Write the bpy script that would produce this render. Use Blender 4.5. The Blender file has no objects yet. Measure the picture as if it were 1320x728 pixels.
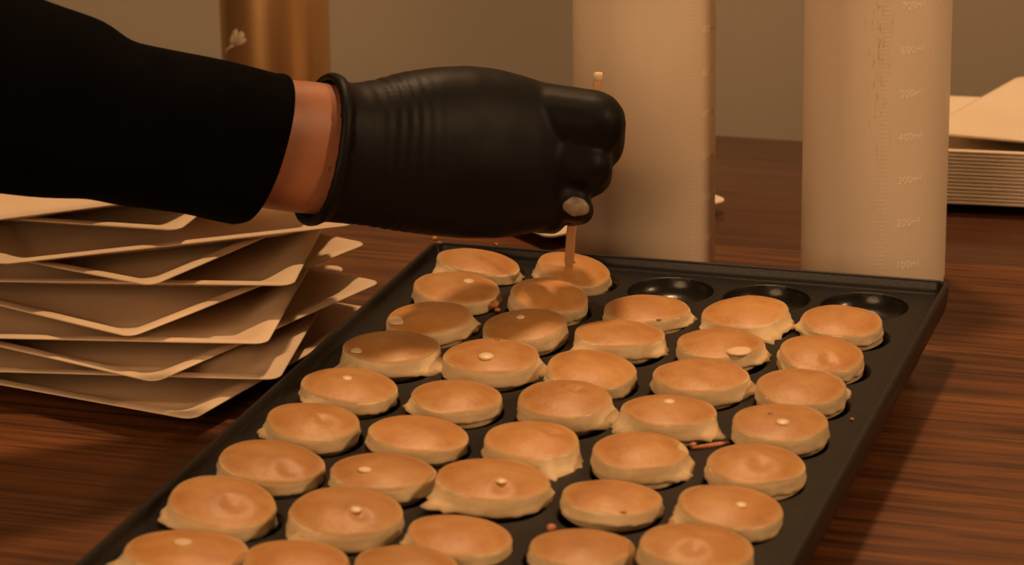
import bpy, math, random
from mathutils import Vector, Matrix, Euler, noise

# ------------------------------------------------------------------ units
# everything is laid out in "pitches": 1 pitch = distance between two moulds of the pan = 5 cm.
# origin: far-left mould, on the flat of the pan; X along the far rim, Y away from the viewer.
S = 0.05
TABLE_Z = 0.75                 # metres
H_PAN = 0.65                   # flat of the pan above the table, in pitches
def W(x, y, z):
    return Vector((x*S, y*S, (z + H_PAN)*S + TABLE_Z))

sc = bpy.context.scene
COL = sc.collection
random.seed(7)

# ------------------------------------------------------------------ camera
F_PX = 3993.0
CAM_P = Vector((9.37941203, -29.1739272, 9.77671464))
CAM_R = Euler((1.25960800, 0.0139811391, 0.296911827), 'XYZ').to_matrix()
cam_d = bpy.data.cameras.new('camera')
cam = bpy.data.objects.new('camera', cam_d)
COL.objects.link(cam)
cam.location = W(*CAM_P)
cam.rotation_euler = (1.25960800, 0.0139811391, 0.296911827)
cam_d.sensor_width = 36.0
cam_d.lens = F_PX / 1320.0 * 36.0
cam_d.clip_start = 0.05
cam_d.clip_end = 50
cam_d.dof.use_dof = True
cam_d.dof.focus_distance = 31.0 * S
cam_d.dof.aperture_fstop = 15.0
sc.camera = cam

# ------------------------------------------------------------------ world, lights, exposure
world = bpy.data.worlds.new('room_air')
sc.world = world
world.use_nodes = True
bg = world.node_tree.nodes['Background']
bg.inputs['Color'].default_value = (1.0, 0.62, 0.34, 1)
bg.inputs['Strength'].default_value = 0.045

def area(name, loc, target, size, power, color):
    d = bpy.data.lights.new(name, 'AREA')
    d.shape = 'DISK'
    d.size = size
    d.energy = power
    d.color = color
    o = bpy.data.objects.new(name, d)
    COL.objects.link(o)
    o.location = W(*loc)
    v = W(*target) - o.location
    o.rotation_euler = v.to_track_quat('-Z', 'Y').to_euler()
    return o
WARM = (1.0, 0.60, 0.31)
area('ceiling_lamp_light', (0.2, 7.0, 27.0), (2, 0, 0), 0.13, 12.2, WARM)
area('side_lamp_light', (24.0, -5.0, 15.5), (2, -2, 0), 0.16, 6.3, WARM)
area('front_fill_light', (-10.0, -54.0, 22.0), (2, 4, 1), 1.5, 33.0, WARM)  # added fill from the camera side, brightens the bottle fronts

vs = sc.view_settings
vs.view_transform = 'Standard'
vs.look = 'None'
vs.exposure = 0.2
vs.gamma = 1.0
vs.use_curve_mapping = False

# ------------------------------------------------------------------ helpers: pixels -> space
def ray(u, v):
    return CAM_R @ Vector(((u - 660)/F_PX, -(v - 364)/F_PX, -1.0))
def on_plane(u, v, z):
    d = ray(u, v)
    return CAM_P + d*((z - CAM_P.z)/d.z)
def on_y(u, v, y):
    d = ray(u, v)
    return CAM_P + d*((y - CAM_P.y)/d.y)
D0 = 31.82
def at_depth(u, v, toward=0.0):
    """point of the sight line at D0 pitches from the camera, 'toward' pitches closer"""
    return CAM_P + ray(u, v)*(D0 - toward)
CR = CAM_R @ Vector((1, 0, 0)); CU = CAM_R @ Vector((0, 1, 0)); CB = CAM_R @ Vector((0, 0, 1))
def x_for(u, v, y):
    return on_y(u, v, y).x

# ------------------------------------------------------------------ helpers: meshes
def mesh_from(name, verts, faces, smooth=True, scaled=True):
    me = bpy.data.meshes.new(name)
    me.from_pydata([tuple(W(*v)) if scaled else tuple(v) for v in verts], [], faces)
    if smooth:
        me.polygons.foreach_set('use_smooth', [True]*len(me.polygons))
    me.update()
    return me
def link(name, me, mat=None, parent=None, matrix=None):
    o = bpy.data.objects.new(name, me)
    COL.objects.link(o)
    if mat is not None and len(me.materials) == 0:
        me.materials.append(mat)
    if parent is not None:
        o.parent = parent
    if matrix is not None:
        o.matrix_local = matrix
    return o
def tag(o, label=None, cat=None, group=None, kind=None):
    if label: o['label'] = label
    if cat: o['category'] = cat
    if group: o['group'] = group
    if kind: o['kind'] = kind
    return o
def empty(name, loc, rot=(0, 0, 0)):
    o = bpy.data.objects.new(name, None)
    o.empty_display_size = 0.02
    COL.objects.link(o)
    o.location = loc
    o.rotation_euler = rot
    return o
def rel(verts, f):
    return [tuple(Vector(v)*f) for v in verts]
def local_mesh(name, verts, faces, smooth=True):
    """verts in pitches, relative to the object's own origin"""
    return mesh_from(name, rel(verts, S), faces, smooth, False)
def sharp(me, deg=35):
    try:
        me.set_sharp_from_angle(angle=math.radians(deg))
    except Exception:
        pass
    return me
def rings_to_mesh(rings, close_start=True, close_end=True, loop=False):
    """rings: lists of equally many points"""
    n = len(rings[0])
    v = [tuple(p) for r in rings for p in r]
    f = []
    m = len(rings)
    for i in range(m if loop else m - 1):
        a, b = i*n, ((i + 1) % m)*n
        for k in range(n):
            k2 = (k + 1) % n
            f.append((a + k, a + k2, b + k2, b + k))
    if not loop and close_start:
        c = sum((Vector(p) for p in rings[0]), Vector())/n
        v.append(tuple(c)); ci = len(v) - 1
        for k in range(n): f.append((ci, (k + 1) % n, k))
    if not loop and close_end:
        c = sum((Vector(p) for p in rings[-1]), Vector())/n
        v.append(tuple(c)); ci = len(v) - 1
        b = (m - 1)*n
        for k in range(n): f.append((ci, b + k, b + (k + 1) % n))
    return v, f
def lathe(profile, n=48):
    """profile: (r, z) from bottom to top"""
    rings = [[(r*math.cos(2*math.pi*k/n), r*math.sin(2*math.pi*k/n), z) for k in range(n)] for r, z in profile]
    return rings_to_mesh(rings)
def rounded_rect(hx, hy, rad, z, per=5):
    pts = []
    for cx, cy, a0 in ((hx - rad, hy - rad, 0), (-hx + rad, hy - rad, 90), (-hx + rad, -hy + rad, 180), (hx - rad, -hy + rad, 270)):
        for i in range(per + 1):
            a = math.radians(a0 + 90*i/per)
            pts.append((cx + rad*math.cos(a), cy + rad*math.sin(a), z))
    return pts
def box(x0, x1, y0, y1, z0, z1, bev=0.03, per=3):
    cx, cy, hx, hy = (x0 + x1)/2, (y0 + y1)/2, (x1 - x0)/2, (y1 - y0)/2
    prof = [(bev, z0), (0, z0 + bev), (0, z1 - bev), (bev*.3, z1 - bev*.3), (bev, z1)]
    rings = []
    for ins, z in prof:
        rings.append([(cx + p[0], cy + p[1], z) for p in rounded_rect(hx - ins, hy - ins, max(bev*1.5 - ins, .004), z, per)])
    return rings_to_mesh(rings)
def icosphere(r, c=(0, 0, 0), sc3=(1, 1, 1), nu=10, nv=6):
    prof = []
    v = [(c[0], c[1], c[2] - r*sc3[2])]
    for j in range(1, nv):
        a = math.pi*j/nv
        for k in range(nu):
            b = 2*math.pi*k/nu
            v.append((c[0] + r*sc3[0]*math.sin(a)*math.cos(b), c[1] + r*sc3[1]*math.sin(a)*math.sin(b), c[2] - r*sc3[2]*math.cos(a)))
    v.append((c[0], c[1], c[2] + r*sc3[2]))
    f = []
    for k in range(nu): f.append((0, 1 + (k + 1) % nu, 1 + k))
    for j in range(nv - 2):
        a, b = 1 + j*nu, 1 + (j + 1)*nu
        for k in range(nu): f.append((a + k, a + (k + 1) % nu, b + (k + 1) % nu, b + k))
    t = len(v) - 1; a = 1 + (nv - 2)*nu
    for k in range(nu): f.append((t, a + k, a + (k + 1) % nu))
    return v, f

# ------------------------------------------------------------------ materials
def mat(name):
    m = bpy.data.materials.new(name)
    m.use_nodes = True
    nt = m.node_tree
    return m, nt, nt.nodes['Principled BSDF']
def coords(nt, scale=(1, 1, 1), kind='Object'):
    tc = nt.nodes.new('ShaderNodeTexCoord')
    mp = nt.nodes.new('ShaderNodeMapping')
    mp.inputs['Scale'].default_value = scale
    nt.links.new(tc.outputs[kind], mp.inputs['Vector'])
    return mp.outputs['Vector']
def noise_tex(nt, vec, scale, detail=4, rough=.55, dist=0):
    n = nt.nodes.new('ShaderNodeTexNoise')
    n.inputs['Scale'].default_value = scale
    n.inputs['Detail'].default_value = detail
    n.inputs['Roughness'].default_value = rough
    n.inputs['Distortion'].default_value = dist
    nt.links.new(vec, n.inputs['Vector'])
    return n.outputs['Fac']
def ramp(nt, fac, stops):
    r = nt.nodes.new('ShaderNodeValToRGB')
    el = r.color_ramp.elements
    while len(el) < len(stops): el.new(0.5)
    for e, (p, c) in zip(el, stops):
        e.position = p
        e.color = (*c, 1) if len(c) == 3 else c
    nt.links.new(fac, r.inputs['Fac'])
    return r.outputs['Color']
def mixc(nt, fac, a, b, mode='MIX'):
    m = nt.nodes.new('ShaderNodeMix')
    m.data_type = 'RGBA'
    m.blend_type = mode
    for s, val in ((m.inputs[0], fac), (m.inputs[6], a), (m.inputs[7], b)):
        if hasattr(val, 'is_output'): nt.links.new(val, s)
        elif isinstance(val, (int, float)): s.default_value = val
        else: s.default_value = (*val, 1)
    return m.outputs[2]
def bump(nt, bs, height, strength=.3, dist=.001):
    b = nt.nodes.new('ShaderNodeBump')
    b.inputs['Strength'].default_value = strength
    b.inputs['Distance'].default_value = dist
    nt.links.new(height, b.inputs['Height'])
    nt.links.new(b.outputs['Normal'], bs.inputs['Normal'])
def simple(name, c1, c2, scale, rough, bump_s=.15, bump_d=.0006, stretch=(1, 1, 1), metallic=0, spec=.5, lo=.35, hi=.65):
    m, nt, bs = mat(name)
    v = coords(nt, stretch)
    n = noise_tex(nt, v, scale)
    nt.links.new(ramp(nt, n, [(lo, c1), (hi, c2)]), bs.inputs['Base Color'])
    bs.inputs['Roughness'].default_value = rough
    bs.inputs['Metallic'].default_value = metallic
    bs.inputs['Specular IOR Level'].default_value = spec
    if bump_s: bump(nt, bs, n, bump_s, bump_d)
    return m

def wood_table(name, dark, mid, light, rough, grain=1.0):
    m, nt, bs = mat(name)
    v = coords(nt, (1.0, 14.0, 14.0))
    big = noise_tex(nt, v, 2.2, 3, .5, .4)
    v2 = coords(nt, (1.6, 42.0, 20.0))
    fine = noise_tex(nt, v2, 3.0, 5, .62, .35)
    v3 = coords(nt, (5.0, 140.0, 50.0))
    pore = noise_tex(nt, v3, 2.2, 3, .6)
    c = ramp(nt, fine, [(.28, dark), (.5, mid), (.72, light)])
    c = mixc(nt, .45, c, ramp(nt, big, [(.3, dark), (.7, light)]))
    pm = ramp(nt, pore, [(.40, (.22, .20, .18)), (.52, (1, 1, 1))])
    c = mixc(nt, .7*grain, c, pm, 'MULTIPLY')
    nt.links.new(c, bs.inputs['Base Color'])
    bs.inputs['Roughness'].default_value = rough
    bs.inputs['Specular IOR Level'].default_value = .35
    bump(nt, bs, fine, .25*grain, .0012)
    return m
M_TABLE = wood_table('oiled_brown_wood', (.036, .010, .0025), (.125, .039, .0095), (.24, .088, .024), .45)
M_TABLE2 = wood_table('polished_dark_wood', (.05, .017, .008), (.075, .027, .012), (.10, .04, .018), .27, .35)

M_PAN, nt, bs = mat('black_nonstick')
v = coords(nt)
n = noise_tex(nt, v, 900, 2)
n2 = noise_tex(nt, v, 30, 4)
nt.links.new(ramp(nt, n2, [(.3, (.006, .0053, .0046)), (.7, (.010, .0087, .0076))]), bs.inputs['Base Color'])
nt.links.new(ramp(nt, n2, [(.3, (.38,)*3), (.7, (.50,)*3)]), bs.inputs['Roughness'])
bs.inputs['Specular IOR Level'].default_value = .20
bump(nt, bs, n, .22, .0003)
M_MOULD, nt, bs = mat('greased_black_mould')
v = coords(nt)
n = noise_tex(nt, v, 700, 2)
bs.inputs['Base Color'].default_value = (.014, .012, .010, 1)
bs.inputs['Roughness'].default_value = .26
bs.inputs['Specular IOR Level'].default_value = .38
bump(nt, bs, n, .2, .0003)
M_RIM, nt, bs = mat('black_satin_rim')
v = coords(nt)
n = noise_tex(nt, v, 700, 3)
bs.inputs['Base Color'].default_value = (.011, .0085, .007, 1)
nt.links.new(ramp(nt, n, [(.3, (.36,)*3), (.7, (.44,)*3)]), bs.inputs['Roughness'])
bs.inputs['Specular IOR Level'].default_value = .24
bump(nt, bs, n, .10, .0002)
M_BASE = simple('dark_brown_enamel', (.030, .014, .009), (.050, .022, .013), 40, .4, .1)

def food(name, stops, scale, rough, sss, bscale, bstr, vary=.12, edge=None):
    m, nt, bs = mat(name)
    v = coords(nt)
    oi = nt.nodes.new('ShaderNodeObjectInfo')
    add = nt.nodes.new('ShaderNodeVectorMath'); add.operation = 'ADD'
    nt.links.new(v, add.inputs[0]); nt.links.new(oi.outputs['Random'], add.inputs[1])
    n = noise_tex(nt, add.outputs['Vector'], scale, 4, .6)
    c = ramp(nt, n, stops)
    if edge:
        at = nt.nodes.new('ShaderNodeAttribute'); at.attribute_name = 'browning'
        ed = noise_tex(nt, add.outputs['Vector'], 160, 3)
        mm = nt.nodes.new('ShaderNodeMath'); mm.operation = 'MULTIPLY_ADD'
        mm.inputs[1].default_value = .7; mm.inputs[2].default_value = -.35
        nt.links.new(ed, mm.inputs[0])
        aa = nt.nodes.new('ShaderNodeMath'); aa.operation = 'ADD'; aa.use_clamp = True
        nt.links.new(at.outputs['Fac'], aa.inputs[0]); nt.links.new(mm.outputs[0], aa.inputs[1])
        c = mixc(nt, aa.outputs[0], edge, c)
    hs = nt.nodes.new('ShaderNodeHueSaturation')
    mr = nt.nodes.new('ShaderNodeMapRange')
    mr.inputs['To Min'].default_value = 1 - vary; mr.inputs['To Max'].default_value = 1 + vary
    nt.links.new(oi.outputs['Random'], mr.inputs['Value'])
    nt.links.new(mr.outputs['Result'], hs.inputs['Value'])
    nt.links.new(c, hs.inputs['Color'])
    nt.links.new(hs.outputs['Color'], bs.inputs['Base Color'])
    bs.inputs['Roughness'].default_value = rough
    if sss:
        bs.inputs['Subsurface Weight'].default_value = sss
        bs.inputs['Subsurface Radius'].default_value = (.004, .002, .001)
        bs.inputs['Subsurface Scale'].default_value = 1
    n3 = noise_tex(nt, add.outputs['Vector'], bscale, 3)
    bump(nt, bs, n3, bstr, .0008)
    return m
M_CRUST = food('golden_crust', [(.25, (.37, .150, .036)), (.5, (.455, .205, .053)), (.78, (.54, .285, .085))], 55, .48, 0, 420, .22, .10, (.58, .38, .18))
M_BODY = food('pale_batter', [(.25, (.62, .43, .225)), (.5, (.70, .52, .295)), (.8, (.77, .61, .385))], 70, .6, 0, 350, .3, .06)
M_DOT = simple('set_batter_drop', (.76, .58, .36), (.80, .63, .41), 200, .4, .1)
M_PIT = simple('dark_brown_pit', (.20, .06, .02), (.30, .10, .03), 200, .6, .1)  # dark brown for the small spots on the crust
M_CRUMB = simple('brown_crumb', (.40, .13, .05), (.55, .22, .09), 300, .5, .2)

M_PLATE = simple('pale_pulp_board', (.66, .50, .335), (.72, .56, .39), 18, .62, .06, .0004)
M_PLATE2 = simple('white_pulp_board', (.68, .56, .41), (.74, .62, .47), 18, .62, .06, .0004)
M_WALL = simple('grey_beige_plaster', (.36, .30, .228), (.39, .327, .252), 1.3, .9, .05, .001)
M_FLOOR = simple('brown_floor', (.10, .06, .04), (.14, .085, .055), 3, .5, .05)
M_SLEEVE, nt, bs = mat('black_knit')
v = coords(nt)
wv = noise_tex(nt, v, 900, 2)
nb = noise_tex(nt, v, 30, 3)
nt.links.new(ramp(nt, nb, [(.3, (.0016, .0013, .0012)), (.7, (.0026, .0022, .002))]), bs.inputs['Base Color'])
bs.inputs['Roughness'].default_value = .95
bs.inputs['Specular IOR Level'].default_value = .04
bump(nt, bs, wv, .4, .0006)
M_GLOVE, nt, bs = mat('black_nitrile')
v = coords(nt)
n = noise_tex(nt, v, 1300, 2)
n2 = noise_tex(nt, v, 18, 3)
bs.inputs['Base Color'].default_value = (.0035, .003, .0025, 1)
nt.links.new(ramp(nt, n2, [(.3, (.46,)*3), (.7, (.6,)*3)]), bs.inputs['Roughness'])
bs.inputs['Specular IOR Level'].default_value = .18
bump(nt, bs, n, .12, .0004)
M_SKIN, nt, bs = mat('skin')
v = coords(nt)
n = noise_tex(nt, v, 45, 4)
fr = noise_tex(nt, v, 210, 2)
c = ramp(nt, n, [(.3, (.30, .108, .052)), (.7, (.37, .148, .076))])
frm = ramp(nt, fr, [(.27, (.5, .34, .28)), (.34, (1, 1, 1))])
c = mixc(nt, .8, c, frm, 'MULTIPLY')
nt.links.new(c, bs.inputs['Base Color'])
bs.inputs['Roughness'].default_value = .5
bs.inputs['Subsurface Weight'].default_value = .1
bs.inputs['Subsurface Radius'].default_value = (.006, .002, .001)
bs.inputs['Subsurface Scale'].default_value = 1
bump(nt, bs, noise_tex(nt, v, 600, 2), .15, .0004)
M_TIP_PATCH = simple('fingertip_patch', (.17, .13, .09), (.26, .205, .145), 300, .45, .2)
M_STICK = simple('birch_stick', (.58, .33, .15), (.66, .40, .19), 60, .6, .2, .0004, (1, 1, .08))
M_STICKEND = simple('pale_cut_wood', (.80, .58, .33), (.84, .62, .37), 60, .6, .1)
M_COPPER, nt, bs = mat('brushed_bronze')
v = coords(nt, (1, 1, .02))
n = noise_tex(nt, v, 260, 3)
nt.links.new(ramp(nt, n, [(.3, (.62, .37, .16)), (.7, (.70, .43, .19))]), bs.inputs['Base Color'])
bs.inputs['Metallic'].default_value = .85
bs.inputs['Roughness'].default_value = .33
M_DECAL = simple('cream_print', (.62, .48, .30), (.74, .60, .40), 120, .6, 0)
M_CAP = simple('cream_cap', (.66, .55, .40), (.70, .6, .45), 20, .45, 0)

def plastic(name, scuffed):
    m, nt, bs = mat(name)
    v = coords(nt, (1, 1, .35))
    n = noise_tex(nt, v, 40, 3)
    c = ramp(nt, n, [(.3, (.86, .74, .58)), (.7, (.90, .78, .62))])
    if scuffed:
        # dried dark flecks running down one strip of the bottle
        v2 = coords(nt, (1, 1, .16))
        sp = noise_tex(nt, v2, 800, 4, .75)
        fl = ramp(nt, sp, [(.36, (1, 1, 1)), (.44, (0, 0, 0))])
        tc = nt.nodes.new('ShaderNodeTexCoord')
        sx = nt.nodes.new('ShaderNodeSeparateXYZ')
        nt.links.new(tc.outputs['Object'], sx.inputs['Vector'])
        mr = nt.nodes.new('ShaderNodeMapRange')
        mr.inputs['From Min'].default_value = -.010; mr.inputs['From Max'].default_value = .010
        nt.links.new(sx.outputs['X'], mr.inputs['Value'])
        strip = ramp(nt, mr.outputs['Result'], [(0, (0, 0, 0)), (.55, (1, 1, 1)), (1, (.15, .15, .15))])
        zr = nt.nodes.new('ShaderNodeMapRange')
        zr.inputs['From Min'].default_value = .03; zr.inputs['From Max'].default_value = .16
        nt.links.new(sx.outputs['Z'], zr.inputs['Value'])
        msk = mixc(nt, 1.0, fl, strip, 'MULTIPLY')
        msk = mixc(nt, 1.0, msk, zr.outputs['Result'], 'MULTIPLY')
        c = mixc(nt, msk, c, (.50, .38, .26))
    nt.links.new(c, bs.inputs['Base Color'])
    bs.inputs['Roughness'].default_value = .42
    bs.inputs['Specular IOR Level'].default_value = .35
    # milky wall: part of the light passes through to what stands inside
    tr = nt.nodes.new('ShaderNodeBsdfTranslucent')
    nt.links.new(c, tr.inputs['Color'])
    tp = nt.nodes.new('ShaderNodeBsdfTransparent')
    tp.inputs['Color'].default_value = (.95, .9, .82, 1)
    m1 = nt.nodes.new('ShaderNodeMixShader'); m1.inputs[0].default_value = .22
    m2 = nt.nodes.new('ShaderNodeMixShader'); m2.inputs[0].default_value = .10
    out = nt.nodes['Material Output']
    nt.links.new(bs.outputs['BSDF'], m1.inputs[1]); nt.links.new(tr.outputs['BSDF'], m1.inputs[2])
    nt.links.new(m1.outputs['Shader'], m2.inputs[1]); nt.links.new(tp.outputs['BSDF'], m2.inputs[2])
    nt.links.new(m2.outputs['Shader'], out.inputs['Surface'])
    return m
M_BOTTLE = plastic('milky_plastic', False)
M_BOTTLE_S = plastic('scuffed_milky_plastic', True)
M_BATTER = simple('liquid_batter', (.80, .62, .40), (.83, .65, .43), 12, .35, 0)
M_EMBOSS = simple('raised_milky_plastic', (.88, .78, .62), (.90, .80, .64), 100, .4, 0)

# ------------------------------------------------------------------ the room
ZT = -H_PAN                      # table top level, in pitches
ZF = -H_PAN - TABLE_Z/S          # floor level
def plane_box(name, x0, x1, y0, y1, z0, z1, m, kind='structure'):
    v, f = box(x0, x1, y0, y1, z0, z1, .02, 1)
    o = link(name, mesh_from(name, v, f, False), m)
    if kind: o['kind'] = kind
    return o
plane_box('floor', -60, 60, -60, 16, ZF - 2, ZF, M_FLOOR)
plane_box('wall_back', -60, 60, 15, 16, ZF, ZF + 52, M_WALL)

# ------------------------------------------------------------------ tables
def table(name, label, x0, x1, y0, y1, top_mat, legs):
    c = empty(name, W((x0 + x1)/2, (y0 + y1)/2, ZF))
    ox, oy = (x0 + x1)/2, (y0 + y1)/2
    v, f = box(x0 - ox, x1 - ox, y0 - oy, y1 - oy, ZT - .75 - ZF, ZT - ZF, .012)
    link('tabletop', sharp(local_mesh('tabletop', v, f)), top_mat, c)
    for lx, ly in legs:
        lv, lf = box(lx - ox - .6, lx - ox + .6, ly - oy - .6, ly - oy + .6, 0, ZT - .75 - ZF, .04)
        link('leg', sharp(local_mesh('leg', lv, lf)), top_mat, c)
    tag(c, label, 'table')
    return c
YB = 3.72
table('wooden_table', 'brown grained wooden table carrying the black pancake pan', -19, 21, -15, YB, M_TABLE,
      [(-17.5, -13.5), (19.5, -13.5), (-17.5, YB - 1.5), (19.5, YB - 1.5)])
table('wooden_table', 'darker smooth wooden table behind the bottles, carrying the bronze canister', -19, 21, YB + .006, 8.35, M_TABLE2,
      [(-17.5, YB + 1.5), (19.5, YB + 1.5), (-17.5, 7), (19.5, 7)])

# ------------------------------------------------------------------ the pan and its base
X0, X1, Y0, Y1 = -.78, 4.76, -9.62, .68       # outer rim
NR, NC = 10, 5
HOLE = .455
RIMW = .10; RZ = .125
pan = empty('pancake_pan', W(2, -4.5, -.12))
OX, OY, OZ = 2, -4.5, -.12
def pl(p): return (p[0] - OX, p[1] - OY, p[2] - OZ)
# flat with 50 round openings
v, f = [], []
nper = 8
def vert(p):
    v.append(pl(p)); return len(v) - 1
corner_cache = {}
def gv(x, y):
    k = (round(x, 4), round(y, 4))
    if k not in corner_cache: corner_cache[k] = vert((x, y, 0))
    return corner_cache[k]
for r in range(NR):
    for c in range(NC):
        sq = []
        for side in range(4):
            for i in range(nper):
                t = -.5 + i/nper
                px, py = ((.5, t), (-t, .5), (-.5, -t), (t, -.5))[side]
                sq.append((px, py))
        ids_sq = [gv(c + a, -r + b) for a, b in sq]
        ring1 = []; ring2 = []; ring3 = []
        for a, b in sq:
            L = math.hypot(a, b)
            ring1.append(vert((c + a/L*HOLE, -r + b/L*HOLE, 0)))
            ring2.append(vert((c + a/L*(HOLE - .012), -r + b/L*(HOLE - .012), -.006)))
            ring3.append(vert((c + a/L*(HOLE - .02), -r + b/L*(HOLE - .02), -.03)))
        n = len(sq)
        for k in range(n):
            k2 = (k + 1) % n
            f.append((ids_sq[k], ids_sq[k2], ring1[k2], ring1[k]))
            f.append((ring1[k], ring1[k2], ring2[k2], ring2[k]))
            f.append((ring2[k], ring2[k2], ring3[k2], ring3[k]))
xi0, xi1, yi0, yi1 = X0 + RIMW, X1 - RIMW, Y0 + RIMW, Y1 - RIMW
def strip(a, b, c, d):
    f.append(tuple(vert((x, y, 0)) for x, y in (a, b, c, d)))
strip((xi0, yi0), (-.5, yi0), (-.5, yi1), (xi0, yi1))
strip((4.5, yi0), (xi1, yi0), (xi1, yi1), (4.5, yi1))
strip((-.5, .5), (4.5, .5), (4.5, yi1), (-.5, yi1))
strip((-.5, yi0), (4.5, yi0), (4.5, -9.5), (-.5, -9.5))
link('cooking_surface', local_mesh('cooking_surface', v, f, False), M_PAN, pan)
# rim: one continuous raised lip and skirt
cx, cy, hx, hy = (X0 + X1)/2 - OX, (Y0 + Y1)/2 - OY, (X1 - X0)/2, (Y1 - Y0)/2
rings = []
for ins, z, rad in ((RIMW + .02, -.01, .06), (RIMW, .0, .07), (RIMW - .03, .05, .08), (RIMW - .035, RZ - .03, .09), (RIMW - .05, RZ - .004, .10), (.035, RZ, .12), (.01, RZ - .012, .14), (0, RZ - .045, .15),
                    (.008, -.06, .15), (.03, -.16, .14), (.07, -.19, .12), (.5, -.2, .1)):
    rings.append([(cx + p[0], cy + p[1], z - OZ) for p in rounded_rect(hx - ins, hy - ins, rad, 0, 6)])
rv, rf = rings_to_mesh(rings, False, False)
link('rim', local_mesh('rim', rv, rf), M_RIM, pan)
# moulds
prof = [(HOLE - .02, -.03), (.425, -.075), (.395, -.13), (.34, -.175), (.26, -.2), (.13, -.208)]
n = 40
rings = [[(r*math.cos(2*math.pi*k/n), r*math.sin(2*math.pi*k/n), z) for k in range(n)] for r, z in prof]
mv, mf = rings_to_mesh(rings, False, True)
mf = [tuple(reversed(q)) for q in mf]
me_mould = local_mesh('mould', mv, mf)
for r in range(NR):
    for c in range(NC):
        o = link('mould', me_mould, M_MOULD, pan)
        o.location = Vector((c - OX, -r - OY, -OZ))*S
tag(pan, 'black non-stick mini pancake pan with five columns of round moulds, on the wooden table', 'pan')
# base underneath
base = empty('griddle_base', W(2, -4.5, ZT))
v, f = box(-.5 - 2, 4.57 - 2, -9.1 + 4.5, .10 + 4.5, .06, H_PAN - .235, .07, 6)
link('housing', local_mesh('housing', v, f), M_BASE, base)
for fx, fy in ((-.1, .1), (4.1, .1), (-.1, -9), (4.1, -9)):
    v, f = lathe([(.2, 0), (.22, .03), (.2, .12)], 20)
    o = link('foot', local_mesh('foot', v, f), M_BASE, base)
    o.location = Vector((fx - 2, fy + 4.5, 0))*S
tag(base, 'dark brown heater base under the black pan, one corner showing past its side', 'griddle base')

# ------------------------------------------------------------------ mini pancakes
# (column, row): centre of the browned top u, v; width, height in pixels; slope in degrees;
#                overflow tails (u, v); features: ('dot'|'pit'|'blob', u, v, size)
PC = {
 (0,0): (617,338,106,32,8, [(561,344,.8),(672,350,1)], []),
 (0,1): (588,371,113,40,3, [(645,377,.6)], [('dot',604,372,.06)]),
 (0,2): (553,410,112,42,-4,[(617,405,1.3)], [('blob',514,419,.10)]),  # this blob is the lit patch beside the hand's shadow, put in as colour
 (0,3): (505,447,122,41,0, [(578,461,1.3),(434,470,1.3)], [('blob',462,456,.07)]),
 (0,4): (451,497,122,46,4, [(395,514,.5)], [('dot',447,499,.05)]),
 (0,5): (403,543,124,48,3, [(339,544,1.2)], [('dent',417,550,.06)]),
 (0,6): (350,595,134,56,6, [], [('dent',372,612,.08)]),
 (0,7): (287,647,142,66,6, [(218,652,.5)], [('dent',303,659,.09)]),
 (0,8): (240,710,160,54,2, [(328,703,1),(145,722,1.2)], [('blob',236,712,.08)]),
 (1,0): (740,347,98,43,17, [(690,343,1),(783,356,.6)], [('pit',734,346,.05)]),
 (1,1): (709,381,99,45,8, [], [('dent',697,398,.05)]),
 (1,2): (675,419,111,40,-6,[], [('dot',672,419,.045)]),
 (1,3): (634,459,122,45,0, [(710,462,1.5)], [('dot',627,469,.075),('pit',640,446,.035)]),
 (1,4): (588,511,117,43,2, [(523,515,.8)], []),
 (1,5): (540,559,126,47,5, [], []),
 (1,6): (493,608,133,49,1, [], [('blob',471,616,.06)]),
 (1,7): (446,659,144,64,2, [(378,690,.6)], [('dot',459,667,.05),('dent',464,672,.06)]),
 (1,8): (383,722,140,52,3, [], []),
 (2,1): (833,398,111,35,0, [(891,401,.8)], [('pit',848,415,.03)]),
 (2,2): (798,430,115,34,2, [(737,443,.7),(858,442,.5)], []),
 (2,3): (762,476,118,50,5, [(703,490,.3)], []),
 (2,4): (727,514,121,49,-1,[(799,527,1.4)], [('dent',742,512,.05)]),
 (2,5): (686,567,126,48,2, [(750,588,1.0),(712,604,.5)], [('dent',712,566,.07)]),
 (2,6): (636,618,148,54,4, [(555,632,.7),(712,622,.6)], [('dot',645,631,.05),('dent',645,636,.06)]),
 (2,7): (592,690,138,52,5, [(526,688,.7)], []),
 (2,8): (525,727,132,48,3, [], []),
 (3,1): (961,402,113,40,-4,[(899,416,.9),(1022,410,.9),(986,430,.9)], []),
 (3,2): (928,442,114,37,0, [(991,449,.9)], [('blob',949,456,.13)]),
 (3,3): (903,484,121,43,0, [(974,487,1.4)], []),
 (3,4): (863,529,120,40,3, [(793,534,1.4),(928,548,.7)], [('dot',862,529,.055)]),
 (3,5): (825,581,121,49,2, [(890,584,.7),(888,600,.5)], [('dent',874,579,.09)]),
 (3,6): (788,641,133,43,3, [], [('pit',806,671,.03)]),
 (3,7): (750,706,138,48,2, [], []),
 (4,1): (1086,414,106,40,5, [(1037,408,.6)], []),
 (4,2): (1059,456,111,47,6, [], [('dent',1063,470,.06)]),
 (4,3): (1033,499,117,48,3, [(1093,494,.7)], []),
 (4,4): (1006,544,126,47,2, [], [('dot',1006,554,.06),('pit',993,544,.03)]),
 (4,5): (974,598,124,53,3, [], [('dent',979,607,.09)]),
 (4,6): (941,653,137,55,6, [(864,656,1.2)], [('dot',952,663,.05)]),
 (4,7): (898,704,145,58,6, [], [('dent',890,716,.08)]),
}
ORD = ['first', 'second', 'third', 'fourth', 'fifth', 'sixth', 'seventh', 'eighth', 'ninth', 'tenth']
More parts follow.
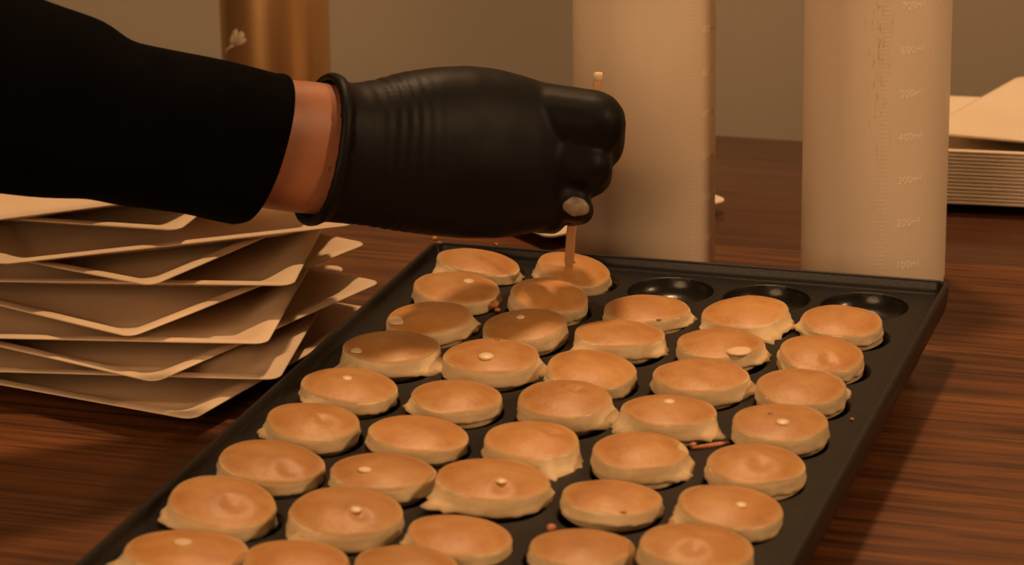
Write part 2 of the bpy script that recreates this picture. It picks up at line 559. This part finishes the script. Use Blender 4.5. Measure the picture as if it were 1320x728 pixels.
COLN = ['in the outer column beside the plates', 'in the second column from the plates', 'in the middle column',
        'in the second column from the bare pan side', 'in the outer column away from the plates']
TINT = ['golden', 'golden brown', 'orange brown']
def pancake(c, r, spec):
    u, vv, w, h, slope, tails, feats = spec
    rnd = random.Random(c*31 + r*7 + 3)
    asp = min(h/w, .47)
    # centre: on the sight line, over its mould, at the height that fits
    p = on_y(u, vv, -r - .02)
    zc = max(.105, min(.15, p.z - .07))
    p = on_plane(u, vv, zc)
    p.x = max(c - .2, min(c + .2, p.x)); p.y = max(-r - .26, min(-r + .26, p.y))
    dist = (CAM_P - p).dot(CB)
    k = F_PX/dist
    R = w/2/k
    to_cam = (CAM_P - p).normalized()
    sg = math.radians(slope)
    up = CU*math.cos(sg) + CR*math.sin(sg)
    up = (up - to_cam*up.dot(to_cam)).normalized()
    nrm = (to_cam*asp + up*math.sqrt(1 - asp*asp)).normalized()
    ang = math.acos(max(-1, min(1, nrm.z)))
    lim = math.radians(14)
    if ang > lim:
        nrm = Vector((0, 0, 1)).slerp(nrm, lim/ang)
    ex = (CR - nrm*CR.dot(nrm)).normalized()
    ey = nrm.cross(ex)
    def loc(pu, pv):
        du, dv = (pu - u)/k, (pv - vv)/k
        a = du*math.cos(sg) + dv*math.sin(sg)
        b = -du*math.sin(sg) + dv*math.cos(sg)
        return a, -b/asp
    N = 60
    ph = [rnd.uniform(0, 6.28) for _ in range(6)]
    am = [0, .0, .022, .014, .010, .008]
    tl = []
    for tu, tv, s in tails:
        a, b = loc(tu, tv)
        tl.append((math.atan2(b, a), max(.05, math.hypot(a, b) - R)*1.0, .20 + .13*s))
    def mult(t): return 1 + sum(am[i]*math.sin(i*t + ph[i]) for i in range(2, 6))
    def lobe(t):
        s = 0
        for a, amp, wd in tl:
            d = (t - a + math.pi) % (2*math.pi) - math.pi
            s += min(amp, .21)*math.exp(-(d/wd)**2)*(1 + .35*math.sin(d*23 + a*9))
        return s
    dents = [(loc(fu, fv), sz) for kind, fu, fv, sz in feats if kind == 'dent']
    def dome(x, y):
        q = min(1, math.hypot(x, y)/R)
        z = .085*(1 - q**2.4) 
        for (dx, dy), sz in dents:
            d = math.hypot(x - dx, y - dy)/(sz*1.15)
            z -= .030*math.exp(-d*d) - .008*math.exp(-((d - 1.5)/.6)**2)
        z += .010*noise.noise(Vector((x*4 + c*9, y*4 + r*5, 1.3)))*(1 - q**6)
        return z
    # body: from the browned edge down into the mould
    T = zc
    sh = max(.095, zc - .008) + .015*rnd.random()
    body_prof = [(.985, .004, 0, 0), (1.004, -.10*sh, .03, 0), (1.006, -.40*sh, .15, 0), (1.018, -.66*sh, .55, 0), (1.035, -.86*sh, 1, 0), (1.025, -1.0*sh, .95, 0),
                 (.97, -1.08*sh, .6, 0)]
    rings = []
    for j, (q, z, wt, _) in enumerate(body_prof):
        ring = []
        for i in range(N):
            t = 2*math.pi*i/N
            rr = R*q*mult(t) + wt*lobe(t)
            rag = .020*noise.noise(Vector((math.cos(t)*5 + c*3, math.sin(t)*5 + r*3, z*20)))*(wt*1.4 + .15)
            zz = z - .012*wt*min(1, lobe(t)/.15)
            ring.append(((rr + rag)*math.cos(t), (rr + rag)*math.sin(t), zz + .006*noise.noise(Vector((math.cos(t)*3, math.sin(t)*3, c + r*2.1)))*(1 if j else 0)))
        rings.append(ring)
    for q, z in ((.415, -T - .03), (.34, -T - .09), (.2, -T - .125)):
        rings.append([(q*math.cos(2*math.pi*i/N), q*math.sin(2*math.pi*i/N), z) for i in range(N)])
    v, f = rings_to_mesh(rings, True, True)
    f = [tuple(reversed(q)) for q in f]
    o = link('mini_pancake', local_mesh('mini_pancake', v, f), M_BODY)
    o.matrix_world = Matrix.Translation(W(*p)) @ Matrix((ex, ey, nrm)).transposed().to_4x4()
    # browned crust
    rings = []
    for q in (1.0, .985, .94, .85, .72, .56, .4, .25, .1):
        ring = []
        for i in range(N):
            t = 2*math.pi*i/N
            x, y = R*q*mult(t)*math.cos(t), R*q*mult(t)*math.sin(t)
            z = dome(x, y) + .003 if q < 1 else -.006
            ring.append((x, y, z))
        rings.append(ring)
    v, f = rings_to_mesh(rings, False, True)
    me = local_mesh('browned_crust', v, f)
    at = me.attributes.new('browning', 'FLOAT', 'POINT')
    bq = (.05, .25, .65, .95, 1, 1, 1, 1, 1)
    at.data.foreach_set('value', [bq[i//N] if i < 9*N else 1 for i in range(len(me.vertices))])
    link('browned_crust', me, M_CRUST, o)
    txt = []
    for kind, fu, fv, sz in feats:
        a, b = loc(fu, fv)
        q = math.hypot(a, b)
        if q > R*.93: a, b = a*R*.93/q, b*R*.93/q
        if kind in ('dot', 'blob'):
            v, f = icosphere(sz, (a, b, dome(a, b) + .002), (1, 1.05, .32 if kind == 'dot' else .16), 14, 7)
            link('drop_or_lit_patch', local_mesh('drop_or_lit_patch', v, f), M_DOT if kind == 'dot' else M_BODY, o)
        elif kind == 'pit':
            v, f = icosphere(sz, (a, b, dome(a, b)), (1, 1, .18), 10, 5)
            link('dark_pit', local_mesh('dark_pit', v, f), M_PIT, o)
    kinds = {k_ for k_, *_ in feats}
    if (c, r) == (1, 0): txt = 'pricked by the stick'
    elif (c, r) == (3, 2): txt = 'with big pale blob'
    elif 'dot' in kinds and 'pit' in kinds: txt = 'with pale drop and dark pit'
    elif 'dot' in kinds: txt = 'with pale drop'
    elif 'blob' in kinds: txt = 'with pale patch'
    elif 'dent' in kinds: txt = 'with a dent'
    elif tails: txt = 'with frayed edge'
    else: txt = 'with smooth top'
    side = ['left rim', 'left rim', 'middle', 'right rim', 'right rim'][c]
    pos = ['first from the left rim', 'second from the left rim', 'third from either rim', 'second from the right rim', 'first from the right rim'][c]
    tag(o, f"mini pancake {txt}, {ORD[r]} row, {pos}", 'pancake', 'mini pancakes in the black pan')
    return o
for (c, r), spec in sorted(PC.items(), key=lambda t: (t[0][1], t[0][0])):
    pancake(c, r, spec)

# crumbs on the pan
CR_L = [(560,309,.045,RZ),(567,315,.04,.03),(640,338,.05,.01),(645,334,.03,.01),(638,395,.07,.01),(556,322,.03,RZ*.3),(865,679,.05,.02),(711,682,.05,.01),(893,575,.04,.01),(1098,541,.02,.005),(641,401,.035,.01),(640,316,.025,.05)]
CR_W = ['on the outer edge of the pan rim corner by the glove', 'on the inner edge of the pan rim corner by the glove', 'right behind the first pancake of the back row, larger one', 'right behind the first pancake of the back row, smaller one',
 'wedged between the shaded pancakes of the second row', 'at the pan corner below the rim', 'beside the frayed pancake near the front, bare mould side', 'beside the front pancake of the middle column', 'next to the long reddish streak of burnt batter',
 'alone on the bare side strip of the pan', 'beside the larger crumb between the shaded pancakes', 'at the foot of the far rim behind the gloved hand']
for i, (u, vv, s, z) in enumerate(CR_L):
    p = on_plane(u, vv, z)
    rnd = random.Random(i)
    v, f = icosphere(s, (0, 0, 0), (1, .8, .55), 8, 5)
    v = [tuple(Vector(q)*(1 + .35*noise.noise(Vector(q)*18 + Vector((i, 0, 0))))) for q in v]
    o = link('crumb', local_mesh('crumb', v, f), M_CRUMB)
    o.location = W(p.x, p.y, max(p.z, 0) + s*.4)
    o.rotation_euler = (0, 0, rnd.uniform(0, 6))
    tag(o, 'tiny brown batter crumb ' + CR_W[i], 'crumb', 'batter crumbs on the pan')
v, f = icosphere(.2, (0, 0, 0), (1, .12, .1), 10, 5)
o = link('crumb', local_mesh('crumb', v, f), M_CRUMB)
p = on_plane(915, 574, .012)
o.location = W(*p); o.rotation_euler = (0, 0, math.radians(38))
tag(o, 'long reddish streak of burnt batter lying between pancakes on the pan', 'crumb')

# ------------------------------------------------------------------ square plates
def plate_mesh(hs, depth, rim=.13, t=.022):
    per = 6
    def rr(ins, z, rad): return rounded_rect(hs - ins, hs - ins, rad, z, per)
    under = [rr(.56, -depth, .22), rr(.46, -depth + .004, .24), rr(rim + .06, -t - .03, .17), rr(rim, -t - .006, .15), (rr(.02, -t - .002, .13))]
    top = [rr(0, -t*.6, .13), rr(.006, -.004, .13), rr(.03, 0, .12), rr(rim - .03, -.002, .13), rr(rim + .03, -.02, .15), rr(.44, -depth + t + .012, .23), rr(.54, -depth + t, .22), rr(.9, -depth + t - .002, .2)]
    v, f = rings_to_mesh(under + top, True, True)
    return local_mesh('square_plate', v, f)
HS = 1.83
DEP = .185
me_plate = plate_mesh(HS, DEP)
SP = .168
# visible corner in the picture (u, v), which corner of the plate, rotation, small tilts
# corner: 'fr' front-right, 'fl' front-left
STACK = [
 ('fr', 247, 537, -11, 0, 0), ('fr', 356, 486, 10, 0, 0), ('fr', 199, 489, -17, 0, 0), ('fr', 340, 440, 11, 0, 0),
 ('fr', 168, 431, -19, 0, 0), ('fr', 374, 365, 12, 0, 0), ('fr', 195, 365, -15, 0, 0), ('fl', 0, 338, 36, 0, 0),
 ('fr', 228, 294, 2, 0, 0), ('fl', -40, 285, 40, 0, 0),
]
PL_LAB = ['at the bottom of the leaning stack', 'second from the bottom of the leaning stack', 'third from the bottom of the leaning stack',
 'fourth from the bottom of the leaning stack', 'fifth from the bottom of the leaning stack', 'fifth from the top of the leaning stack',
 'fourth from the top of the leaning stack', 'third from the top of the leaning stack', 'second from the top of the leaning stack',
 'on top of the leaning stack under the sleeve']
for i, (cn, u, vv, rot, tx, ty) in enumerate(STACK):
    z = ZT + DEP + .02 + SP*i
    P = on_plane(u, vv, z)
    a = math.radians(rot)
    k = HS - .04
    off = Vector((k, -k, 0)) if cn == 'fr' else Vector((-k, -k, 0))
    off = Matrix.Rotation(a, 3, 'Z') @ off
    c = P - off
    o = link('square_plate', me_plate, M_PLATE)
    o.location = W(c.x, c.y, z)
    o.rotation_euler = (math.radians(tx), math.radians(ty), a)
    tag(o, 'cream square plate, ' + PL_LAB[i], 'plate', 'twisted stack of square plates')

# neat stack at the far right
HS2 = 1.28
me_plate2 = plate_mesh(HS2, .17, .10, .036)
P = on_plane(1218, 262, ZT + .02)
n2 = 15
A2 = math.radians(5)
C2 = Vector((P.x + .55, P.y + HS2 - .38, 0))
LB2 = ['at the bottom of the neat stack'] + [w + ' from the bottom of the neat stack' for w in ('second', 'third', 'fourth', 'fifth', 'sixth', 'seventh')] + [w + ' one below the askew plate of the neat stack' for w in ('eighth', 'seventh', 'sixth', 'fifth', 'fourth', 'third', 'second', 'first')]
for i in range(n2):
    o = link('square_plate', me_plate2, M_PLATE2)
    rnd = random.Random(i + 50)
    o.location = W(C2.x + rnd.uniform(-.004, .004), C2.y + rnd.uniform(-.004, .004), ZT + .175 + .044*i)
    o.rotation_euler = (0, 0, A2 + math.radians(rnd.uniform(-.12, .12)))
    tag(o, 'white square plate, ' + LB2[i], 'plate', 'neat stack of white square plates')
o = link('square_plate', me_plate2, M_PLATE2)
ztop = ZT + .175 + .044*(n2 - 1)
o.location = W(C2.x + .72, C2.y + .05, ztop + .20)
o.rotation_euler = (math.radians(3), math.radians(-3.5), A2 + math.radians(-24))
tag(o, 'white square plate lying askew on top of the neat stack', 'plate', 'neat stack of white square plates')

# lone plate behind the bottle
me_plate3 = me_plate2
o = link('square_plate', me_plate3, M_PLATE2)
a = math.radians(50)
P = on_plane(932, 256, ZT + .18)
off = Matrix.Rotation(a, 3, 'Z') @ Vector((HS2 - .05, -HS2 + .05, 0))
o.location = W(P.x - off.x, P.y - off.y, ZT + .175)
o.rotation_euler = (0, 0, a)
tag(o, 'single white square plate lying flat behind the half-filled bottle', 'plate')

# ------------------------------------------------------------------ batter bottles
def text_mesh(s, size, ext):
    cu = bpy.data.curves.new('t', 'FONT')
    cu.body = s; cu.size = size; cu.extrude = ext
    cu.align_x = 'LEFT'; cu.resolution_u = 2
    o = bpy.data.objects.new('t', cu)
    COL.objects.link(o)
    dg = bpy.context.evaluated_depsgraph_get()
    me = bpy.data.meshes.new_from_object(o.evaluated_get(dg))
    bpy.data.objects.remove(o)
    return me
def bottle(u, Y, half_px, turn, scuffed, level, label, step):
    P0 = on_y(u, 355, Y)
    x = P0.x
    dist = (CAM_P - Vector((x, Y, .3))).dot(CB)
    R = half_px*dist/F_PX
    HB = 4.6
    root = empty('batter_bottle', W(x, Y, ZT))
    face = math.atan2(CAM_P.y - Y, CAM_P.x - x)
    root.rotation_euler = (0, 0, face + math.pi/2 )     # local -Y faces the viewer
    prof = [(R*.86, 0), (R*.95, .02), (R*.985, .06), (R, .14), (R, HB*.5), (R*.995, HB), (R*.97, HB + .18), (R*.86, HB + .36), (R*.6, HB + .5), (R*.5, HB + .55), (R*.5, HB + .7)]
    v, f = lathe(prof, 72)
    link('bottle_body', local_mesh('bottle_body', v, f), M_BOTTLE_S if scuffed else M_BOTTLE, root)
    v, f = lathe([(R*.84, .04), (R*.95, .08), (R*.965, .16), (R*.965, level), (R*.9, level + .004)], 64)
    link('batter', sharp(local_mesh('batter', v, f)), M_BATTER, root)
    v, f = lathe([(R*.56, HB + .56), (R*.58, HB + .6), (R*.58, HB + .95), (R*.5, HB + 1.0), (R*.2, HB + 1.1), (R*.09, HB + 1.9), (R*.05, HB + 1.92)], 40)
    link('nozzle_cap', local_mesh('nozzle_cap', v, f), M_CAP, root)
    for i in range(1, 10):
        me = text_mesh('%d00ml' % i, .115, .003)
        z0 = .40 + (i - 1)*step
        for vt in me.vertices:
            a = turn + .13 + vt.co.x/R
            rr = R + .0005 + vt.co.z
            zz = z0 + vt.co.y
            vt.co = Vector((rr*math.sin(a), -rr*math.cos(a), zz))*S
        o = link('graduation_mark', me, M_EMBOSS, root)
    tv, tf = [], []
    for i in range(0, 92):
        z0 = .40 + .05 + (i - 10)*step/10
        if z0 < .15: continue
        long = .13 if i % 5 == 0 else .07
        b = len(tv)
        for zz in (z0, z0 + .012):
            for dx in (0, .5, 1):
                for rr in (R - .002, R + .003):
                    a = turn - .02 - long/R*dx
                    tv.append((rr*math.sin(a), -rr*math.cos(a), zz))
        def id_(zi, xi, ri): return b + zi*6 + xi*2 + ri
        for xi in (0, 1):
            tf.append((id_(0, xi, 1), id_(0, xi + 1, 1), id_(1, xi + 1, 1), id_(1, xi, 1)))
            tf.append((id_(1, xi, 0), id_(1, xi, 1), id_(1, xi + 1, 1), id_(1, xi + 1, 0)))
            tf.append((id_(0, xi, 1), id_(0, xi, 0), id_(0, xi + 1, 0), id_(0, xi + 1, 1)))
    link('graduation_ticks', local_mesh('graduation_ticks', tv, tf, False), M_BOTTLE, root)
    tag(root, label, 'bottle')
    return root
bottle(831, 2.75, 91, .80, False, 1.35, 'milky plastic bottle half filled with batter, behind the gloved hand', .47)
bottle(1124.5, 2.75, 93, .18, True, 4.2, 'full milky plastic batter bottle with scuffed graduations, beside the neat plate stack', .47)

# ------------------------------------------------------------------ bronze canister
Yc = 6.9
xc = on_y(357, 100, Yc).x
Rc = 70.5*(CAM_P - Vector((xc, Yc, 1))).dot(CB)/F_PX
can = empty('bronze_canister', W(xc, Yc, ZT))
face = math.atan2(CAM_P.y - Yc, CAM_P.x - xc)
can.rotation_euler = (0, 0, face + math.pi/2)
v, f = lathe([(Rc*.95, 0), (Rc, .04), (Rc, 5.2), (Rc*.98, 5.24), (Rc*.94, 5.25)], 64)
link('canister_body', sharp(local_mesh('canister_body', v, f)), M_COPPER, can)
v, f = lathe([(Rc*.97, 5.25), (Rc*1.0, 5.3), (Rc, 5.7), (Rc*.9, 5.78), (Rc*.2, 5.82)], 64)
link('lid', sharp(local_mesh('lid', v, f)), M_COPPER, can)
# flower printed on it: petals and a bent stem, laid on the curve
kpx = F_PX/(CAM_P - Vector((xc, Yc, 1))).dot(CB)
def on_can(u, vv, lift):
    p = on_y(u, vv, Yc - Rc*.8)
    a = math.asin(max(-.99, min(.99, (u - 357)/kpx/Rc)))
    return ((Rc + lift)*math.sin(a), -(Rc + lift)*math.cos(a), p.z - ZT)
petals = [[(299,55),(301,46),(304,38),(308,35),(310,41),(308,50),(303,57)], [(304,57),(308,49),(310,40),(314,37),(318,41),(317,48),(311,55)], [(303,58),(310,54),(318,46),(320,49),(316,54),(309,56)], [(299,56),(300,49),(303,43),(304,48),(303,54)]]
for j, pt in enumerate(petals):
    v = [on_can(u, vv, .006 + .003*j) for u, vv in pt]
    cc = sum((Vector(q) for q in v), Vector())/len(v)
    n0 = len(v)
    v += [on_can(u, vv, -.004) for u, vv in pt]
    v.append(tuple(cc))
    f = [(2*n0, (i + 1) % n0, i) for i in range(n0)] + [(i, (i + 1) % n0, n0 + (i + 1) % n0, n0 + i) for i in range(n0)]
    link('flower_petal', local_mesh('flower_petal', v, f), M_DECAL, can)
stem = [(303,57),(298,61),(294,66),(292,71)]
rings = []
for i, (u, vv) in enumerate(stem):
    wd = (2.0, 1.1, .8, .5)[i]
    rings.append([on_can(u - wd*.7, vv - wd*.7, .007), on_can(u + wd*.7, vv + wd*.7, .007), on_can(u + wd*.7, vv + wd*.7, -.004), on_can(u - wd*.7, vv - wd*.7, -.004)])
v, f = rings_to_mesh(rings)
link('flower_stem', local_mesh('flower_stem', v, f), M_DECAL, can)
tag(can, 'bronze cylindrical canister with a small pale flower, on the rear table', 'canister')

# ------------------------------------------------------------------ the arm: skin, sleeve, glove
def d_of(u): return 1.25 + (745 - u)/125.5*.42
def loft_sections(secs, n=40, jit=None, ang=24):
    """secs: (u_top, v_top, u_bot, v_bot, depth_half_px, toward) -> rings around the arm"""
    ca, sa = math.cos(math.radians(ang)), math.sin(math.radians(ang))
    rings = []
    for j, s in enumerate(secs):
        ut, vt, ub, vb, dh = s[:5]
        uc, vc = (ut + ub)/2, (vt + vb)/2
        tw = s[5] if len(s) > 5 else d_of(uc)
        a_ = s[6] if len(s) > 6 else ang
        ca, sa = math.cos(math.radians(a_)), math.sin(math.radians(a_))
        pt, pb, pc = at_depth(ut, vt, tw), at_depth(ub, vb, tw), at_depth(uc, vc, tw)
        half = (pt - pb)/2
        near = (CR*sa + CB*ca)*(dh/125.5)
        ring = []
        for i in range(n):
            t = 2*math.pi*i/n
            e = .92
            cs, sn = math.cos(t), math.sin(t)
            q = pc + half*(math.copysign(abs(cs)**e, cs)) + near*(math.copysign(abs(sn)**e, sn))
            if jit: q = q + jit(j, t, uc, near.normalized(), half.normalized())
            ring.append(q)
        rings.append(ring)
    return rings
person = None
# bare forearm and hand (one body), mostly inside sleeve and glove
arm_secs = [(-300, -75, -290, 190, 100), (-150, -40, -130, 205, 100), (0, 20, 0, 220, 98), (150, 72, 140, 235, 86), (290, 98, 275, 255, 70), (350, 102, 325, 266, 62), (378, 103, 350, 270, 58),
            (405, 105, 378, 274, 56), (430, 109, 405, 277, 55), (460, 114, 440, 279, 54), (520, 108, 510, 285, 50), (580, 104, 575, 288, 46), (640, 110, 635, 285, 42), (690, 125, 685, 272, 34), (715, 145, 712, 250, 22)]
rings = loft_sections(arm_secs, 36)
v, f = rings_to_mesh(rings)
me = mesh_from('person', v, f)
def evaluated(name, me_src, mods):
    o = bpy.data.objects.new('tmp', me_src)
    COL.objects.link(o)
    for kind, kw in mods:
        m = o.modifiers.new(kind, kind)
        for k_, val in kw.items(): setattr(m, k_, val)
    dg = bpy.context.evaluated_depsgraph_get()
    me = bpy.data.meshes.new_from_object(o.evaluated_get(dg))
    bpy.data.objects.remove(o)
    me.name = name
    me.polygons.foreach_set('use_smooth', [True]*len(me.polygons))
    return me
me = evaluated('person', me, [('SUBSURF', dict(levels=1, render_levels=1))])
me.materials.clear()
person = link('person', me, M_SKIN)
tag(person, 'person reaching in with black sleeve and black glove, holding a wooden stick over the pan', 'person')

# sleeve
slv = [(-520, 20, -515, 80, 20), (-505, -60, -500, 150, 78), (-470, -120, -460, 200, 125), (-400, -150, -390, 232, 146), (-300, -140, -290, 240, 148), (-200, -110, -190, 240, 140), (-90, -58, -90, 242, 130), (0, -18, -10, 247, 122), (70, 8, 60, 253, 116), (125, 27, 110, 258, 112), (150, 46, 135, 261, 108), (180, 56, 165, 266, 105), (206, 62, 190, 269, 102),
       (225, 66, 210, 272, 100), (270, 74, 250, 278, 96), (310, 81, 280, 283, 93), (340, 87, 300, 286, 91), (354, 92, 304, 288, 89), (362, 94, 311, 288, 87), (366, 97, 315, 287, 84), (364, 100, 313, 284, 80), (350, 104, 305, 280, 74), (330, 106, 280, 276, 72)]
def sj(j, t, uc, nn, up):
    if j > 17: return Vector()
    w = noise.noise(Vector((uc*.018, math.cos(t)*1.6, math.sin(t)*1.6)))*.05 + noise.noise(Vector((uc*.045, math.cos(t)*3, math.sin(t)*3 + 4)))*.022
    return (nn*math.sin(t) + up*math.cos(t))*w
rings = loft_sections(slv, 48, sj)
v, f = rings_to_mesh(rings, True, False)
me = evaluated('sleeve', mesh_from('sleeve', v, f), [('SUBSURF', dict(levels=2, render_levels=2))])
link('sleeve', me, M_SLEEVE, person)

# glove: palm loft + finger chains, merged into one skin
gv_, gf_ = [], []
def add(vf):
    b = len(gv_)
    gv_.extend(vf[0]); gf_.extend([tuple(i + b for i in q) for q in vf[1]])
palm = [(434, 102, 406, 284, 62), (440, 104, 412, 286, 62), (452, 107, 430, 287, 62), (480, 103, 470, 291, 60), (520, 92, 514, 298, 62), (560, 86, 556, 304, 62), (600, 84, 597, 307, 62),
        (640, 89, 638, 307, 60), (672, 97, 670, 303, 56), (700, 106, 698, 297, 50, None, 18), (722, 112, 716, 290, 42, None, 12), (736, 122, 728, 280, 30, None, 8)]
palm = [tuple(x if x is not None else d_of((s[0] + s[2])/2) for x in s) for s in palm]
add(rings_to_mesh(loft_sections(palm, 40)))
def chain(pts, nseg=14):
    """pts: (u, v, toward, radius_px): rounded tapering tube"""
    P = [(at_depth(u, vv, 1.25 + tw), r/125.5) for u, vv, tw, r in pts]
    for (a, ra), (b, rb) in zip(P, P[1:]):
        ax = (b - a); L = ax.length; ax.normalize()
        s1 = ax.orthogonal().normalized(); s2 = ax.cross(s1)
        rings = []
        for q in (-90, -60, -30, 0):
            t = math.radians(q)
            rings.append([a + ax*ra*math.sin(t) + (s1*math.cos(x_) + s2*math.sin(x_))*max(ra*math.cos(t), .002) for x_ in [2*math.pi*i/nseg for i in range(nseg)]])
        for q in (0, 30, 60, 90):
            t = math.radians(q)
            rings.append([b + ax*rb*math.sin(t) + (s1*math.cos(x_) + s2*math.sin(x_))*max(rb*math.cos(t), .002) for x_ in [2*math.pi*i/nseg for i in range(nseg)]])
        add(rings_to_mesh(rings))
# index, middle, ring, little: knuckle, first joint, second joint, tip; then the thumb behind the stick
chain([(700, 150, .22, 42), (765, 158, .22, 41), (772, 186, -.22, 33), (757, 210, -.48, 27)])
chain([(698, 195, .20, 40), (757, 213, .24, 32), (762, 226, -.18, 27), (742, 240, -.42, 23)])
chain([(690, 245, .16, 36), (741, 264, .22, 21), (748, 272, -.10, 18), (735, 275, -.36, 17)])
chain([(672, 268, .10, 34), (706, 281, .12, 19), (712, 286, -.2, 16), (694, 286, -.44, 15)])
chain([(590, 180, -.05, 40), (650, 172, -.5, 34), (715, 186, -.92, 27), (752, 200, -1.02, 23)])
# rolled cuff bead
cuff = loft_sections([(427, 99, 402, 286, 68), (427, 99, 402, 286, 68)], 48, None, 27)[0]
cc = sum((Vector(p) for p in cuff), Vector())/len(cuff)
rings = []
axd = (CR*math.cos(math.radians(25.5)) - CB*math.sin(math.radians(25.5)))
for p in cuff:
    out = (p - cc).normalized()
    rings.append([p + out*.05*math.cos(a) + axd*.075*math.sin(a) for a in [2*math.pi*i/10 for i in range(10)]])
add(rings_to_mesh(rings, loop=True))
me = mesh_from('glove', gv_, gf_, True)
me = evaluated('glove', me, [('REMESH', dict(mode='VOXEL', voxel_size=.0017)), ('SMOOTH', dict(factor=.5, iterations=7))])
me.materials.clear()
# stretched-rubber wrinkles round the wrist
me.update()
nrm = [vt.normal.copy() for vt in me.vertices]
axis0 = W(*at_depth(410, 195, d_of(410)))
axis1 = W(*at_depth(700, 195, d_of(700)))
L = (axis1 - axis0).length
ad = (axis1 - axis0)/L
for vt, nv in zip(me.vertices, nrm):
    t = (vt.co - axis0).dot(ad)/L
    vert_ = vt.co.z
    ph_ = 120*t + 5.0*noise.noise(vt.co*26)
    w = math.exp(-((t - .27)/.13)**2)*(.35 + .65*max(0, noise.noise(vt.co*25 + Vector((3, 1, 2))) + .4))
    w2 = math.exp(-((t - .7)/.2)**2)*noise.noise(vt.co*45)*.5
    vt.co += nv*(.00042*math.sin(ph_)*w + .0011*w2)
me.update()
glove = link('glove', me, M_GLOVE, person)
# pale grey-tan patch on the finger that guides the stick
p = at_depth(743, 266, 1.25 + .375)
v, f = icosphere(.115, (0, 0, 0), (1.15, .42, .85), 20, 12)
v = [tuple(Vector(q)*(1 + .25*noise.noise(Vector(q)*9))) for q in v]
sm = link('fingertip_patch', local_mesh('fingertip_patch', v, f), M_TIP_PATCH, glove)
sm.matrix_world = Matrix.Translation(W(*p)) @ Euler((0, 0, math.radians(17))).to_matrix().to_4x4()
sm['label'] = 'pale grey-tan patch on a gloved fingertip'

# ------------------------------------------------------------------ stick
path = [(733, 347, .0, 4.6), (734, 335, .11, 6.2), (736, 300, .34, 6.0), (740, 272, .42, 5.6), (752, 200, .50, 5.4), (764, 145, .53, 5.3), (769, 118, .54, 5.2), (771, 100, .55, 5.4), (771.5, 94, .55, 4.4)]
rings = []
for u, vv, tw, hw in path:
    c = at_depth(u, vv, tw)
    a, b = CR*(hw/125.5), CB*(.028)
    rings.append([c + a + b*.6, c + a*.8 + b, c - a*.8 + b, c - a + b*.6, c - a - b*.6, c - a*.8 - b, c + a*.8 - b, c + a - b*.6])
v, f = rings_to_mesh(rings)
o = link('wooden_stick', sharp(mesh_from('wooden_stick', v, f)), M_STICK)
tag(o, 'thin wooden stick held in the black glove, its tip in a back-row pancake', 'stick')
c = [at_depth(771, 104, .55), at_depth(771, 96, .55), at_depth(771.5, 93.2, .55)]
rings = []
for q, hw in zip(c, (5.7, 5.9, 4.4)):
    a, b = CR*(hw/125.5), CB*.034
    rings.append([q + a + b*.6, q + a*.8 + b, q - a*.8 + b, q - a + b*.6, q - a - b*.6, q - a*.8 - b, q + a*.8 - b, q + a - b*.6])
v, f = rings_to_mesh(rings)
o2 = link('stick_end', mesh_from('stick_end', v, f), M_STICKEND, o)
